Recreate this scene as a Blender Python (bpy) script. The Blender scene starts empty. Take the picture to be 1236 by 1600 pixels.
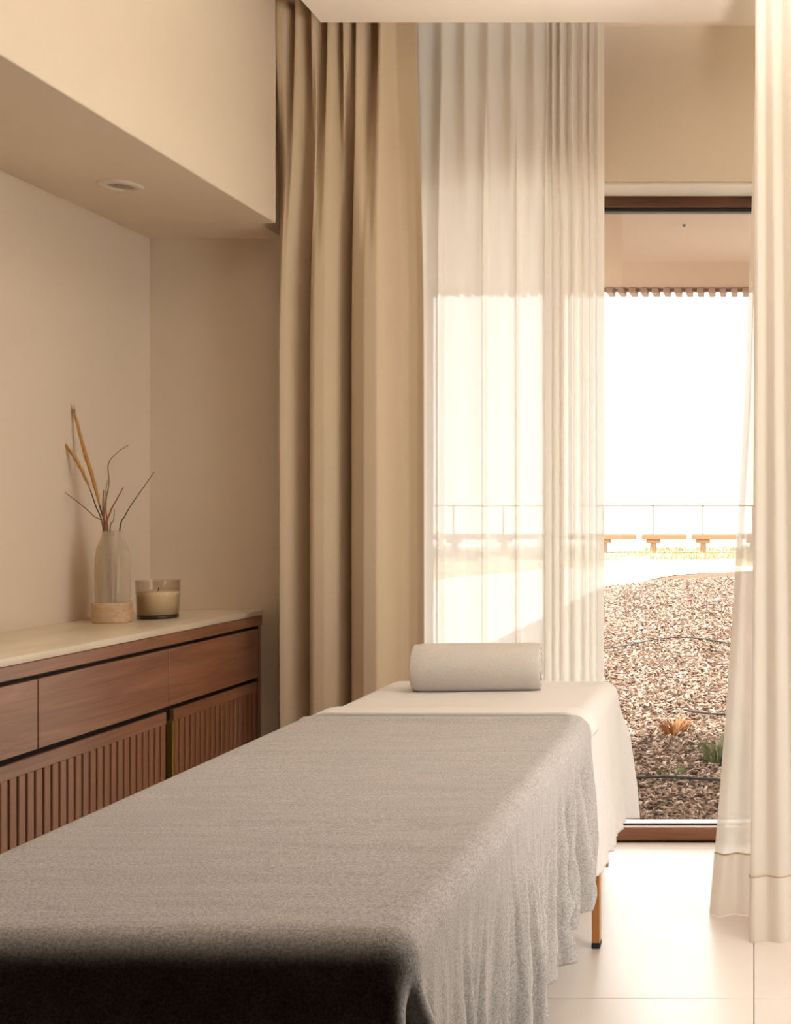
import bpy, bmesh, math, random
import numpy as np
from mathutils import Vector, Matrix, noise

sc = bpy.context.scene
C = sc.collection
rnd = random.Random(7)

# ------------------------------------------------------------------ camera
H = 1.15
cam_d = bpy.data.cameras.new('camera')
cam = bpy.data.objects.new('camera', cam_d)
C.objects.link(cam)
cam.location = (0, 0, H)
cam.rotation_euler = (math.pi / 2, 0, 0)
cam_d.sensor_fit = 'AUTO'
cam_d.sensor_width = 36
cam_d.lens = 36 * 1750 / 1600
cam_d.shift_x = -560 / 1600
cam_d.shift_y = 6 / 1600
cam_d.clip_start = 0.02
cam_d.clip_end = 6000
sc.camera = cam

# ------------------------------------------------------------------ world
w = bpy.data.worlds.new('sky')
sc.world = w
w.use_nodes = True
bg = w.node_tree.nodes['Background']
bg.inputs['Color'].default_value = (1.0, 0.985, 0.975, 1)
bg.inputs['Strength'].default_value = 4.0

sun_d = bpy.data.lights.new('sun', 'SUN')
sun_d.energy = 8
sun_d.angle = math.radians(2)
sun_d.color = (1, .965, .925)
sun = bpy.data.objects.new('sun', sun_d)
C.objects.link(sun)
sun.rotation_euler = Vector((1, .18, 1.9)).to_track_quat('Z', 'Y').to_euler()

sc.view_settings.view_transform = 'Standard'
sc.view_settings.look = 'None'
sc.view_settings.gamma = 1
sc.view_settings.exposure = 0.33
sc.view_settings.use_curve_mapping = False
sc.cycles.max_bounces = 14
sc.cycles.diffuse_bounces = 8
sc.cycles.glossy_bounces = 6
sc.cycles.transmission_bounces = 10
sc.cycles.transparent_max_bounces = 24
sc.cycles.caustics_reflective = False
sc.cycles.caustics_refractive = False
sc.cycles.sample_clamp_indirect = 6


def portal(loc, rot, sx, sy):
    """a light portal in a window opening: it only guides the sky's own light in"""
    d = bpy.data.lights.new('window_portal', 'AREA')
    d.shape = 'RECTANGLE'
    d.size, d.size_y = sx, sy
    d.cycles.is_portal = True
    o = bpy.data.objects.new('window_portal', d)
    C.objects.link(o)
    o.location = loc
    o.rotation_euler = rot


WALL_R = 0.72          # inner face of the right-hand wall
RW0, RW1 = 1.70, 2.66
RWH = 2.42              # its head height  # the glazed opening in it
portal((WALL_R + .14, (RW0 + RW1) / 2, RWH / 2), (0, math.radians(90), 0), RWH, RW1 - RW0)
portal((-0.5, 4.06, 1.15), (math.radians(-90), 0, 0), 1.4, 2.28)


# ------------------------------------------------------------------ helpers
def mat(name, col, rough=.6, spec=.5, **k):
    m = bpy.data.materials.new(name)
    m.use_nodes = True
    b = m.node_tree.nodes['Principled BSDF']
    b.inputs['Base Color'].default_value = (*col, 1)
    b.inputs['Roughness'].default_value = rough
    b.inputs['Specular IOR Level'].default_value = spec
    for kk, v in k.items():
        b.inputs[kk.replace('_', ' ')].default_value = v
    return m


def nn(m, t, **k):
    n = m.node_tree.nodes.new(t)
    for a, v in k.items():
        setattr(n, a, v)
    return n


def lk(m, a, b):
    m.node_tree.links.new(a, b)


def coords(m, scale=(1, 1, 1), rot=(0, 0, 0), kind='Object'):
    tc = nn(m, 'ShaderNodeTexCoord')
    mp = nn(m, 'ShaderNodeMapping')
    mp.inputs['Scale'].default_value = scale
    mp.inputs['Rotation'].default_value = rot
    lk(m, tc.outputs[kind], mp.inputs['Vector'])
    return mp.outputs['Vector']


def noise_ramp(m, vec, scale, stops, detail=4, rough=.6, dist=0):
    n = nn(m, 'ShaderNodeTexNoise')
    n.inputs['Scale'].default_value = scale
    n.inputs['Detail'].default_value = detail
    n.inputs['Roughness'].default_value = rough
    n.inputs['Distortion'].default_value = dist
    lk(m, vec, n.inputs['Vector'])
    r = nn(m, 'ShaderNodeValToRGB')
    e = r.color_ramp.elements
    while len(e) < len(stops):
        e.new(.5)
    for i, (p, c) in enumerate(stops):
        e[i].position = p
        e[i].color = (*c, 1)
    lk(m, n.outputs['Fac'], r.inputs['Fac'])
    return n, r


def bump(m, fac, strength, dist=.01, prev=None):
    b = nn(m, 'ShaderNodeBump')
    b.inputs['Strength'].default_value = strength
    b.inputs['Distance'].default_value = dist
    lk(m, fac, b.inputs['Height'])
    if prev:
        lk(m, prev, b.inputs['Normal'])
    return b.outputs['Normal']


def P(m):
    return m.node_tree.nodes['Principled BSDF']


class MB:
    """collects shapes into one bmesh"""

    def __init__(self):
        self.b = bmesh.new()

    def box(self, x0, x1, y0, y1, z0, z1, bev=0, seg=2):
        r = bmesh.ops.create_cube(self.b, size=1)
        vs = r['verts']
        bmesh.ops.scale(self.b, vec=(x1 - x0, y1 - y0, z1 - z0), verts=vs)
        bmesh.ops.translate(self.b, vec=((x0 + x1) / 2, (y0 + y1) / 2, (z0 + z1) / 2), verts=vs)
        if bev:
            es = list({e for v in vs for e in v.link_edges})
            bmesh.ops.bevel(self.b, geom=es, offset=bev, segments=seg, affect='EDGES', profile=.5)
        return self

    def lathe(self, prof, seg=32, at=(0, 0, 0), cap=False):
        rings = []
        for r, z in prof:
            if r < 1e-6:
                rings.append([self.b.verts.new((at[0], at[1], at[2] + z))])
            else:
                rings.append([self.b.verts.new((at[0] + r * math.cos(2 * math.pi * i / seg),
                                                at[1] + r * math.sin(2 * math.pi * i / seg), at[2] + z)) for i in range(seg)])
        for A, B in zip(rings, rings[1:]):
            for i in range(seg):
                j = (i + 1) % seg
                q = [A[i % len(A)], A[j % len(A)], B[j % len(B)], B[i % len(B)]]
                u = []
                for v in q:
                    if v not in u:
                        u.append(v)
                if len(u) > 2:
                    self.b.faces.new(u)
        return self

    def tube(self, pts, rads, seg=8):
        pts = [Vector(p) for p in pts]
        rings = []
        up = Vector((0.3, 1, 0.2)).normalized()
        for i, p in enumerate(pts):
            t = (pts[min(i + 1, len(pts) - 1)] - pts[max(i - 1, 0)]).normalized()
            a = t.cross(up).normalized()
            c = a.cross(t)
            r = rads[i] if hasattr(rads, '__len__') else rads
            rings.append([self.b.verts.new(p + r * (a * math.cos(2 * math.pi * k / seg) + c * math.sin(2 * math.pi * k / seg)))
                          for k in range(seg)])
        for A, B in zip(rings, rings[1:]):
            for k in range(seg):
                self.b.faces.new((A[k], A[(k + 1) % seg], B[(k + 1) % seg], B[k]))
        self.b.faces.new(rings[0][::-1])
        self.b.faces.new(rings[-1])
        return self

    def grid(self, f, nu, nv):
        """f(i,j)->xyz"""
        vs = [[self.b.verts.new(f(i, j)) for j in range(nv)] for i in range(nu)]
        for i in range(nu - 1):
            for j in range(nv - 1):
                self.b.faces.new((vs[i][j], vs[i + 1][j], vs[i + 1][j + 1], vs[i][j + 1]))
        return self

    def build(self, name, m, parent=None, smooth=False, kind=None, angle=None):
        me = bpy.data.meshes.new(name)
        bmesh.ops.recalc_face_normals(self.b, faces=self.b.faces)
        self.b.to_mesh(me)
        self.b.free()
        me.materials.append(m)
        if smooth or angle:
            for p in me.polygons:
                p.use_smooth = True
        if angle:
            me.set_sharp_from_angle(angle=math.radians(angle))
        o = bpy.data.objects.new(name, me)
        C.objects.link(o)
        if parent:
            o.parent = parent
            o.matrix_parent_inverse = parent.matrix_world.inverted()
        if kind:
            o['kind'] = kind
        return o


def empty(name, loc=(0, 0, 0)):
    o = bpy.data.objects.new(name, None)
    C.objects.link(o)
    o.location = loc
    o.matrix_world = Matrix.Translation(loc)
    return o


def tag(o, label, cat, group=None, kind=None):
    o['label'] = label
    o['category'] = cat
    if group:
        o['group'] = group
    if kind:
        o['kind'] = kind
    return o


def copy_of(o, parent=None):
    c = o.copy()
    C.objects.link(c)
    c.parent = parent
    return c


def smooth01(t):
    t = min(1, max(0, t))
    return t * t * (3 - 2 * t)


def lerp(a, b, t):
    return a + (b - a) * t


def n1(x, s=0.0):
    return noise.noise(Vector((x, s * 13.7 + 2.3, s * 5.1)))


# ------------------------------------------------------------------ materials
def plaster(name, col):
    m = mat(name, col, .85, .25)
    v = coords(m)
    n, r = noise_ramp(m, v, 1.3, [(.3, tuple(c * .97 for c in col)), (.7, tuple(min(1, c * 1.02) for c in col))])
    lk(m, r.outputs['Color'], P(m).inputs['Base Color'])
    n2 = nn(m, 'ShaderNodeTexNoise')
    n2.inputs['Scale'].default_value = 90
    lk(m, v, n2.inputs['Vector'])
    lk(m, bump(m, n2.outputs['Fac'], .05, .004), P(m).inputs['Normal'])
    return m


M_WALL = plaster('warm_cream_paint', (.72, .62, .50))
M_CEIL = plaster('ceiling_paint', (.90, .83, .74))
M_REVEAL = plaster('white_reveal_paint', (.85, .80, .73))


def wood(name, dark, light, grain_axis=1, rough=.38, scale=1.0, coat=0.0, spec=.5):
    m = mat(name, light, rough, spec)
    s = [22 * scale] * 3
    s[grain_axis] = 1.6 * scale
    v = coords(m, tuple(s))
    n, r = noise_ramp(m, v, 1.0, [(.28, dark), (.5, tuple((a + b) / 2 for a, b in zip(dark, light))), (.72, light)], 6, .62, 1.2)
    s2 = [130 * scale] * 3
    s2[grain_axis] = 5 * scale
    v2 = coords(m, tuple(s2))
    n2 = nn(m, 'ShaderNodeTexNoise')
    n2.inputs['Scale'].default_value = 1
    lk(m, v2, n2.inputs['Vector'])
    mx = nn(m, 'ShaderNodeMix', data_type='RGBA', blend_type='MULTIPLY')
    mx.inputs[0].default_value = .35
    lk(m, r.outputs['Color'], mx.inputs[6])
    lk(m, n2.outputs['Color'], mx.inputs[7])
    r2 = nn(m, 'ShaderNodeValToRGB')
    r2.color_ramp.elements[0].position = .3
    r2.color_ramp.elements[0].color = (.45, .45, .45, 1)
    r2.color_ramp.elements[1].position = .6
    lk(m, n2.outputs['Fac'], r2.inputs['Fac'])
    lk(m, r2.outputs['Color'], mx.inputs[7])
    lk(m, mx.outputs[2], P(m).inputs['Base Color'])
    lk(m, bump(m, n2.outputs['Fac'], .08, .002), P(m).inputs['Normal'])
    P(m).inputs['Coat Weight'].default_value = coat
    P(m).inputs['Coat Roughness'].default_value = .25
    return m


M_WALNUT = wood('walnut_veneer', (.19, .068, .032), (.41, .19, .105), 1, .32, coat=1.0, spec=.9)
M_WALNUT_V = wood('walnut_slat_wood', (.20, .072, .034), (.42, .195, .105), 2, .36, coat=.8, spec=.8)
M_ABSORB = wood('light_absorbing_panel', (.010, .005, .003), (.022, .010, .006), 2, .5)  # near-black, made up to soak up bounce light behind the camera
M_BEECH = wood('pale_beech', (.52, .36, .22), (.68, .50, .33), 0, .5)
M_LEGWOOD = wood('orange_beech_leg', (.42, .17, .045), (.60, .27, .075), 2, .4)
M_FRAME = wood('brown_window_frame', (.13, .05, .025), (.20, .085, .045), 0, .42)
M_RAILWOOD = wood('orange_brown_threshold', (.25, .105, .05), (.36, .165, .085), 0, .42)
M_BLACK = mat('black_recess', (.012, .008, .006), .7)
M_RUBBER = mat('black_rubber', (.015, .014, .013), .6)
M_BRASS = mat('brass_edge', (.62, .40, .12), .35, Metallic=.9)


def stone():
    m = mat('cream_stone_worktop', (.76, .66, .52), .28)
    v = coords(m, (1, .5, 1))
    n, r = noise_ramp(m, v, 5, [(.25, (.66, .55, .41)), (.55, (.78, .68, .54)), (.8, (.84, .76, .63))], 7, .6, .8)
    lk(m, r.outputs['Color'], P(m).inputs['Base Color'])
    return m


M_STONE = stone()


def tile_mat():
    m = mat('pale_limestone_tile', (.80, .74, .66), .33)
    v = coords(m)
    n, r = noise_ramp(m, v, 2.6, [(.3, (.78, .71, .655)), (.7, (.85, .785, .735))], 6, .6, .5)
    lk(m, r.outputs['Color'], P(m).inputs['Base Color'])
    n2 = nn(m, 'ShaderNodeTexNoise')
    n2.inputs['Scale'].default_value = 30
    lk(m, v, n2.inputs['Vector'])
    lk(m, bump(m, n2.outputs['Fac'], .03, .004), P(m).inputs['Normal'])
    return m


M_TILE = tile_mat()
M_GROUT = mat('floor_grout', (.60, .50, .41), .9)


def cloth(name, c0, c1, scale=260, bs=.25, rough=.95, sheen=.0, streak=0.0):
    m = mat(name, c1, rough, .15)
    v = coords(m)
    n, r = noise_ramp(m, v, scale, [(.32, c0), (.68, c1)], 3, .7)
    col = r.outputs['Color']
    P(m).inputs['Sheen Weight'].default_value = sheen
    P(m).inputs['Sheen Roughness'].default_value = .4
    nor = bump(m, n.outputs['Fac'], bs, .003)
    if streak:
        v2 = coords(m, (7, 60, 14))
        n2, r2 = noise_ramp(m, v2, 1.0, [(.35, (.78, .78, .78)), (.6, (1, 1, 1))], 4, .6, .4)
        mx = nn(m, 'ShaderNodeMix', data_type='RGBA', blend_type='MULTIPLY')
        mx.inputs[0].default_value = streak
        lk(m, col, mx.inputs[6])
        lk(m, r2.outputs['Color'], mx.inputs[7])
        col = mx.outputs[2]
        nor = bump(m, n2.outputs['Fac'], .25, .004, nor)
    lk(m, col, P(m).inputs['Base Color'])
    lk(m, nor, P(m).inputs['Normal'])
    return m


M_BLANKET = cloth('grey_flannel', (.285, .264, .254), (.615, .574, .553), 330, .25, .95, .15, .45)
M_SHEET = cloth('white_cotton', (.70, .665, .645), (.78, .75, .735), 300, .12, .9, .05)
M_TOWEL = cloth('white_terry', (.64, .59, .545), (.75, .70, .655), 420, .6, .95, .15)
M_DRAPE = cloth('tan_drape_linen', (.56, .445, .315), (.62, .50, .36), 420, .1, .9, .1)


def sheer(name, col, lo, hi, trans=.36):
    """thin voile: threads that scatter, gaps that let light straight through; denser seen edge-on"""
    m = bpy.data.materials.new(name)
    m.use_nodes = True
    nt = m.node_tree
    nt.nodes.clear()
    out = nt.nodes.new('ShaderNodeOutputMaterial')
    tr = nt.nodes.new('ShaderNodeBsdfTransparent')
    tl = nt.nodes.new('ShaderNodeBsdfTranslucent')
    df = nt.nodes.new('ShaderNodeBsdfDiffuse')
    for n in (tl, df):
        n.inputs['Color'].default_value = (*col, 1)
    a = nt.nodes.new('ShaderNodeMixShader')
    a.inputs[0].default_value = trans
    nt.links.new(df.outputs[0], a.inputs[1])
    nt.links.new(tl.outputs[0], a.inputs[2])
    lw = nt.nodes.new('ShaderNodeLayerWeight')
    lw.inputs['Blend'].default_value = .45
    mr = nt.nodes.new('ShaderNodeMapRange')
    mr.inputs['To Min'].default_value = lo
    mr.inputs['To Max'].default_value = hi
    nt.links.new(lw.outputs['Facing'], mr.inputs['Value'])
    b = nt.nodes.new('ShaderNodeMixShader')
    nt.links.new(mr.outputs[0], b.inputs[0])
    nt.links.new(tr.outputs[0], b.inputs[1])
    nt.links.new(a.outputs[0], b.inputs[2])
    nt.links.new(b.outputs[0], out.inputs['Surface'])
    return m


M_SHEER = sheer('cream_voile', (.93, .905, .865), .92, .99, .34)
M_SHEER2 = sheer('dense_cream_voile', (.92, .885, .83), .84, .99, .54)
M_SHEER_HEM = sheer('voile_hem', (.92, .87, .79), .8, .97)


def thin_fresnel(nt, f0, f1):
    """reflectance of a thin sheet, the same from both sides"""
    lw = nt.nodes.new('ShaderNodeLayerWeight')
    lw.inputs['Blend'].default_value = .5
    pw = nt.nodes.new('ShaderNodeMath')
    pw.operation = 'POWER'
    pw.inputs[1].default_value = 4.5
    nt.links.new(lw.outputs['Facing'], pw.inputs[0])
    mr = nt.nodes.new('ShaderNodeMapRange')
    mr.inputs['To Min'].default_value = f0
    mr.inputs['To Max'].default_value = f1
    nt.links.new(pw.outputs[0], mr.inputs['Value'])
    return mr.outputs[0]


def glass_pane(name='clear_glazing', tint=(.97, .98, .97), ior=1.35):
    m = bpy.data.materials.new(name)
    m.use_nodes = True
    nt = m.node_tree
    nt.nodes.clear()
    out = nt.nodes.new('ShaderNodeOutputMaterial')
    tr = nt.nodes.new('ShaderNodeBsdfTransparent')
    tr.inputs[0].default_value = (*tint, 1)
    gl = nt.nodes.new('ShaderNodeBsdfGlossy')
    gl.inputs['Roughness'].default_value = .02
    fr = thin_fresnel(nt, .02, .5)
    mx = nt.nodes.new('ShaderNodeMixShader')
    nt.links.new(fr, mx.inputs[0])
    nt.links.new(tr.outputs[0], mx.inputs[1])
    nt.links.new(gl.outputs[0], mx.inputs[2])
    nt.links.new(mx.outputs[0], out.inputs['Surface'])
    return m


M_PANE = glass_pane()

# ------------------------------------------------------------------ room shell
WY = 3.82        # inner face of the window wall
NB = -2.06       # back of the niche
BK = -1.544      # face of the bulkhead above the niche
SOF = 2.095      # underside of the bulkhead
CH = 2.70        # dropped ceiling
CT = 2.82        # top of the curtain slots
YB = -1.3        # wall behind the camera

floor = MB().box(NB - .2, WALL_R + .2, YB - .2, WY + .20, -.12, -.012).build('floor', M_GROUT, kind='structure')
T = 1.2
g = .0011
tile_mesh = None
for i in range(-2, 1):
    for j in range(-4, 1):
        x0, y0 = i * T, 2.67 + j * T
        x1, y1 = x0 + T, y0 + T
        x0, x1 = max(x0, NB - .02), min(x1, WALL_R + .02)
        y0, y1 = max(y0, YB), min(y1, WY + .13)
        if x1 - x0 < .05 or y1 - y0 < .05:
            continue
        MB().box(x0 + g, x1 - g, y0 + g, y1 - g, -.014, 0, .0012, 1).build('tile', M_TILE, floor)
for i in range(-2, 1):           # the narrow course at the threshold
    x0, x1 = max(i * T, NB - .02), min(i * T + T, WALL_R + .02)
    MB().box(x0 + g, x1 - g, 2.67 + T + g, WY + .12, -.014, 0, .0012, 1).build('tile', M_TILE, floor)

# left wall with the deep bulkhead that forms the niche
wl = MB().box(NB - .15, NB, YB, WY + .15, -.12, 3.0).build('wall_left', M_WALL, kind='structure')
MB().box(NB, BK, YB, 3.62, SOF, 3.0, .004, 2).build('bulkhead', M_WALL, wl)
# the niche soffit carries on behind the drape
MB().box(NB, BK - .056, 3.62, WY, SOF, 3.0).build('bulkhead', M_WALL, wl)

# window wall
OX0, OX1, OZ = -1.155, .012, 2.291
b = MB()
b.box(NB - .15, OX0, WY, WY + .20, -.12, 3.0)
b.box(OX1, WALL_R + .2, WY, WY + .20, -.12, 3.0)
b.box(OX0, OX1, WY, WY + .20, OZ, 3.0)
wb = b.build('wall_back', M_WALL, kind='structure')
b = MB()
b.box(OX0 - .001, OX0 + .012, WY + .012, WY + .135, 0.001, OZ - .001)
b.box(OX1 - .012, OX1 + .001, WY + .012, WY + .135, 0.001, OZ - .001)
b.box(OX0, OX1, WY + .012, WY + .135, OZ - .012, OZ + .001)
b.build('trim_1', M_REVEAL, kind='structure')

MB().box(WALL_R + .2, WALL_R + 1.75, YB, 4.0, 2.76, 2.9).build('added_eave', M_REVEAL, kind='structure')   # added unseen eave that blocks the sun from the right opening
# right wall with a tall glazed opening, outside the photograph
b = MB()
b.box(WALL_R, WALL_R + .2, YB, RW0, -.12, 3.0)
b.box(WALL_R, WALL_R + .2, RW1, WY, -.12, 3.0)
b.box(WALL_R, WALL_R + .2, RW0, RW1, RWH, 3.0)
b.build('wall_right', M_WALL, kind='structure')
MB().box(NB - .15, WALL_R + .2, YB - .15, YB, -.12, 3.0).build('wall_front', M_ABSORB, kind='structure')  # coloured dark so no light bounces back onto the table foot

# made-up dark panels around the camera, added to keep the table foot dark
MB().box(NB, NB + .02, YB, 1.2, 0, SOF).box(BK, BK + .02, YB, 1.2, SOF - .02, CT).build('added_panel_left', M_ABSORB, kind='structure')
MB().box(WALL_R - .02, WALL_R, YB, 1.3, 0, CT).build('added_panel_right', M_ABSORB, kind='structure')
MB().box(BK + .02, WALL_R - .02, YB, 1.15, CH - .03, CH).build('added_panel_top', M_ABSORB, kind='structure')
# ceiling: slot-level slab plus the dropped panel
cl = MB().box(NB - .15, WALL_R + .2, YB - .15, WY + .2, CT, 3.0).build('ceiling', M_CEIL, kind='structure')
MB().box(-1.362, .012, YB, 3.52, CH, CT, .002, 1).build('ceiling_panel', M_CEIL, cl)

# right window (lights the room; out of frame)
wr = MB().box(WALL_R + .09, WALL_R + .15, RW0, RW1, 0, .05).box(WALL_R + .09, WALL_R + .15, RW0, RW1, RWH - .05, RWH) \
    .box(WALL_R + .09, WALL_R + .15, RW0, RW0 + .05, .05, RWH - .05).box(WALL_R + .09, WALL_R + .15, RW1 - .05, RW1, .05, RWH - .05) \
    .build('window_2', M_FRAME, kind='structure')
MB().box(WALL_R + .115, WALL_R + .121, RW0 + .05, RW1 - .05, .05, RWH - .05).build('pane', M_PANE, wr)

# visible sliding window
FY = WY + .145
win = empty('window_1', (0, FY, 0))
win['kind'] = 'structure'
M_SILL = mat('pale_stone_sill', (.70, .66, .62), .5)
MB().box(OX0, OX1, FY, FY + .05, OZ - .048, OZ + .01, .003, 1).build('frame_head', M_FRAME, win)
MB().box(OX0, OX1, FY + .012, FY + .05, OZ - .060, OZ - .048, .001, 1).build('gasket', M_RUBBER, win)
MB().box(OX0, OX1, FY, FY + .035, 0, .046, .003, 1).build('bottom_rail', M_RAILWOOD, win)
MB().box(OX0, OX1, FY + .035, FY + .05, 0, .050, .001, 1).build('gasket', M_RUBBER, win)
MB().box(OX0 - .05, OX0 - .008, FY + .056, FY + .1, .046, OZ - .048, .003, 1).build('stile', M_FRAME, win)
MB().box(OX1 + .008, OX1 + .05, FY + .056, FY + .1, .046, OZ - .048, .003, 1).build('stile', M_FRAME, win)
MB().box(-.742, -.678, FY, FY + .05, .046, OZ - .048, .003, 1).build('mullion', M_FRAME, win)
MB().box(OX0, -.742, FY + .018, FY + .024, .046, OZ - .05).build('pane', M_PANE, win)
MB().box(-.678, OX1, FY + .018, FY + .024, .046, OZ - .05).build('pane', M_PANE, win)
MB().box(OX0 - .1, OX1 + .1, FY + .05, FY + .115, -.10, .045, .004, 2).build('trim_2', M_SILL, kind='structure')

# ------------------------------------------------------------------ porch roof outside
M_TERRA = plaster('terracotta_render', (.36, .25, .185))
M_TERRA2 = mat('terracotta_slat', (.30, .20, .15), .7)
roof = MB().box(-3.2, 1.6, FY + .055, 5.98, 2.352, 2.50).build('roof', M_TERRA, kind='structure')
MB().box(-3.2, 1.6, 5.98, 6.03, 2.352, 2.62, .004, 1).build('fascia', M_TERRA, roof)
for k in range(60):
    x = -3.05 + .0598 * k + .0
    MB().box(x, x + .034, 5.90, 6.03, 2.326, 2.352, .002, 1).build('slat', M_TERRA2, roof)
snr = MB().lathe([(0, 0), (.006, .0), (.007, -.004), (.005, -.009), (0, -.011)], 12, (-.288, 4.62, 2.352)).build('sensor', M_RUBBER, smooth=True)
tag(snr, 'tiny black sensor on the terracotta porch soffit outside', 'sensor')


# ------------------------------------------------------------------ counter and sideboard
CX = -1.676                 # front face of the sideboard
TOPZ = .83
side = tag(empty('sideboard', (CX, 2.7, 0)), 'long walnut sideboard with drawers above slatted doors, in the left wall niche', 'sideboard')
Y0, Y1 = 1.46, 3.818
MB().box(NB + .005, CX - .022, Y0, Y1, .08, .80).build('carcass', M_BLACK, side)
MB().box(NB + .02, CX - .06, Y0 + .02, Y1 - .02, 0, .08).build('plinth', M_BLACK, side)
MB().box(CX - .03, CX, Y0, Y1, .778, .812, .002, 1).build('top_rail', M_WALNUT, side)
MB().box(CX - .03, CX - .004, Y1 - .022, Y1, .08, .778).build('end_panel', M_WALNUT_V, side)
cuts = [1.46, 2.03, 2.623, 3.209, 3.788]
for a, c in zip(cuts, cuts[1:]):
    MB().box(CX - .022, CX, a + .002, c - .002, .604, .768, .0012, 1).build('drawer', M_WALNUT, side)
# sliding slatted doors
sl = MB().box(-.007, .007, -.0115, .0115, .13, .556, .0015, 1).build('slat', M_WALNUT_V)
sl_used = False
doors = [(1.47, 2.05, 0), (2.06, 3.195, 0), (3.248, 3.788, -.006)]
for di, (a, c, dx) in enumerate(doors):
    dr = MB().box(CX - .014 + dx, CX + dx, a, c, .556, .590, .0012, 1).build('door', M_WALNUT, side)
    MB().box(CX - .014 + dx, CX + dx, a, c, .095, .130, .0012, 1).build('lower_rail', M_WALNUT, dr)
    n = int(round((c - a) / .031))
    st = (c - a) / n
    for k in range(n):
        y = a + st * (k + .5)
        s = sl if not sl_used else copy_of(sl)
        sl_used = True
        s.parent = dr
        s.location = (CX - .007 + dx, y, 0)
    if di == 2:
        e = MB().box(CX - .016 + dx, CX + .002 + dx, a - .010, a + .006, .095, .556, .001, 1).build('edge_strip', M_BRASS, dr)
        e['label'] = 'brass edge strip'

top = MB().box(NB + .002, CX + .004, Y0, WY - .002, .8125, .831, .0025, 2).build('countertop', M_STONE, angle=40)
tag(top, 'thin cream stone worktop slab lying on the walnut sideboard', 'worktop')

# recessed spot in the niche soffit
spot = tag(empty('downlight', (-1.81, 3.2, SOF)), 'small round white recessed spotlight in the niche soffit, switched off', 'light')
M_SPOT = mat('white_enamel', (.70, .62, .52), .5)
M_LENS = mat('lamp_lens', (.40, .34, .27), .3)
MB().lathe([(.034, -.001), (.036, -.006), (.056, -.006), (.060, -.003), (.060, .0)], 40, (-1.81, 3.2, SOF)).build('trim_ring', M_SPOT, spot, smooth=True)
MB().lathe([(0, -.002), (.012, -.002), (.012, -.0045), (.014, -.0045), (.014, -.002), (.034, -.0015)], 32, (-1.81, 3.2, SOF)).build('lens', M_LENS, spot, smooth=True)

# ------------------------------------------------------------------ vase, stems, candle
VX, VY, VZ = -1.93, 3.37, .831


def vase_glass():
    m = bpy.data.materials.new('smoky_frosted_glass')
    m.use_nodes = True
    p = P(m)
    p.inputs['Base Color'].default_value = (.80, .72, .60, 1)
    p.inputs['Roughness'].default_value = .22
    nt = m.node_tree
    tr = nt.nodes.new('ShaderNodeBsdfTransparent')
    tr.inputs[0].default_value = (.86, .80, .70, 1)
    mx = nt.nodes.new('ShaderNodeMixShader')
    lw = nt.nodes.new('ShaderNodeLayerWeight')
    lw.inputs['Blend'].default_value = .35
    mr = nt.nodes.new('ShaderNodeMapRange')
    mr.inputs['To Min'].default_value = .28
    mr.inputs['To Max'].default_value = .75
    nt.links.new(lw.outputs['Facing'], mr.inputs['Value'])
    nt.links.new(mr.outputs[0], mx.inputs[0])
    nt.links.new(tr.outputs[0], mx.inputs[1])
    nt.links.new(p.outputs[0], mx.inputs[2])
    nt.links.new(mx.outputs[0], nt.nodes['Material Output'].inputs['Surface'])
    return m


vase = tag(empty('bud_vase', (VX, VY, VZ)), 'tall smoky glass bottle vase set in a round pale wood base on the worktop', 'vase')
MB().lathe([(0, .0), (.053, .0), (.055, .002), (.055, .058), (.053, .060), (.046, .060), (.046, .012), (0, .012)], 48, (VX, VY, VZ)).build('wooden_base', M_BEECH, vase, angle=40)
prof = [(0, .013), (.040, .013), (.045, .02), (.046, .06), (.0475, .10), (.048, .15), (.047, .19), (.042, .222), (.034, .243), (.0285, .258), (.0275, .270), (.0285, .2735),
        (.0255, .2735), (.0250, .268), (.026, .257), (.031, .242), (.039, .221), (.044, .19), (.045, .15), (.044, .06), (.042, .024), (0, .02)]
MB().lathe(prof, 48, (VX, VY, VZ)).build('glass_bottle', vase_glass(), vase, smooth=True)


def SP(px, py, Y=VY):
    """a stem point as drawn in the vase's own vertical plane, in metres from the vase's foot"""
    f = 519.0
    return Vector((VX + (px - 177) / f, Y, VZ + (972 - py) / f))


def spline(pts, n):
    out = []
    for i in range(len(pts) - 1):
        p0, p1, p2, p3 = pts[max(i - 1, 0)], pts[i], pts[i + 1], pts[min(i + 2, len(pts) - 1)]
        for k in range(n):
            t = k / n
            out.append(.5 * (2 * p1 + (p2 - p0) * t + (2 * p0 - 5 * p1 + 4 * p2 - p3) * t * t + (3 * p1 - p0 - 3 * p2 + p3) * t ** 3))
    out.append(pts[-1])
    return out


M_STEM_D = mat('dark_dry_stem', (.09, .055, .025), .7)
M_STEM_G = mat('olive_dry_stem', (.10, .075, .035), .7)
M_STEM_B = mat('brown_dry_stem', (.26, .13, .055), .7)
M_STEM_R = mat('russet_dry_leaf', (.30, .11, .055), .7)
M_PLUME = mat('golden_plume', (.50, .26, .07), .8)


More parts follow.
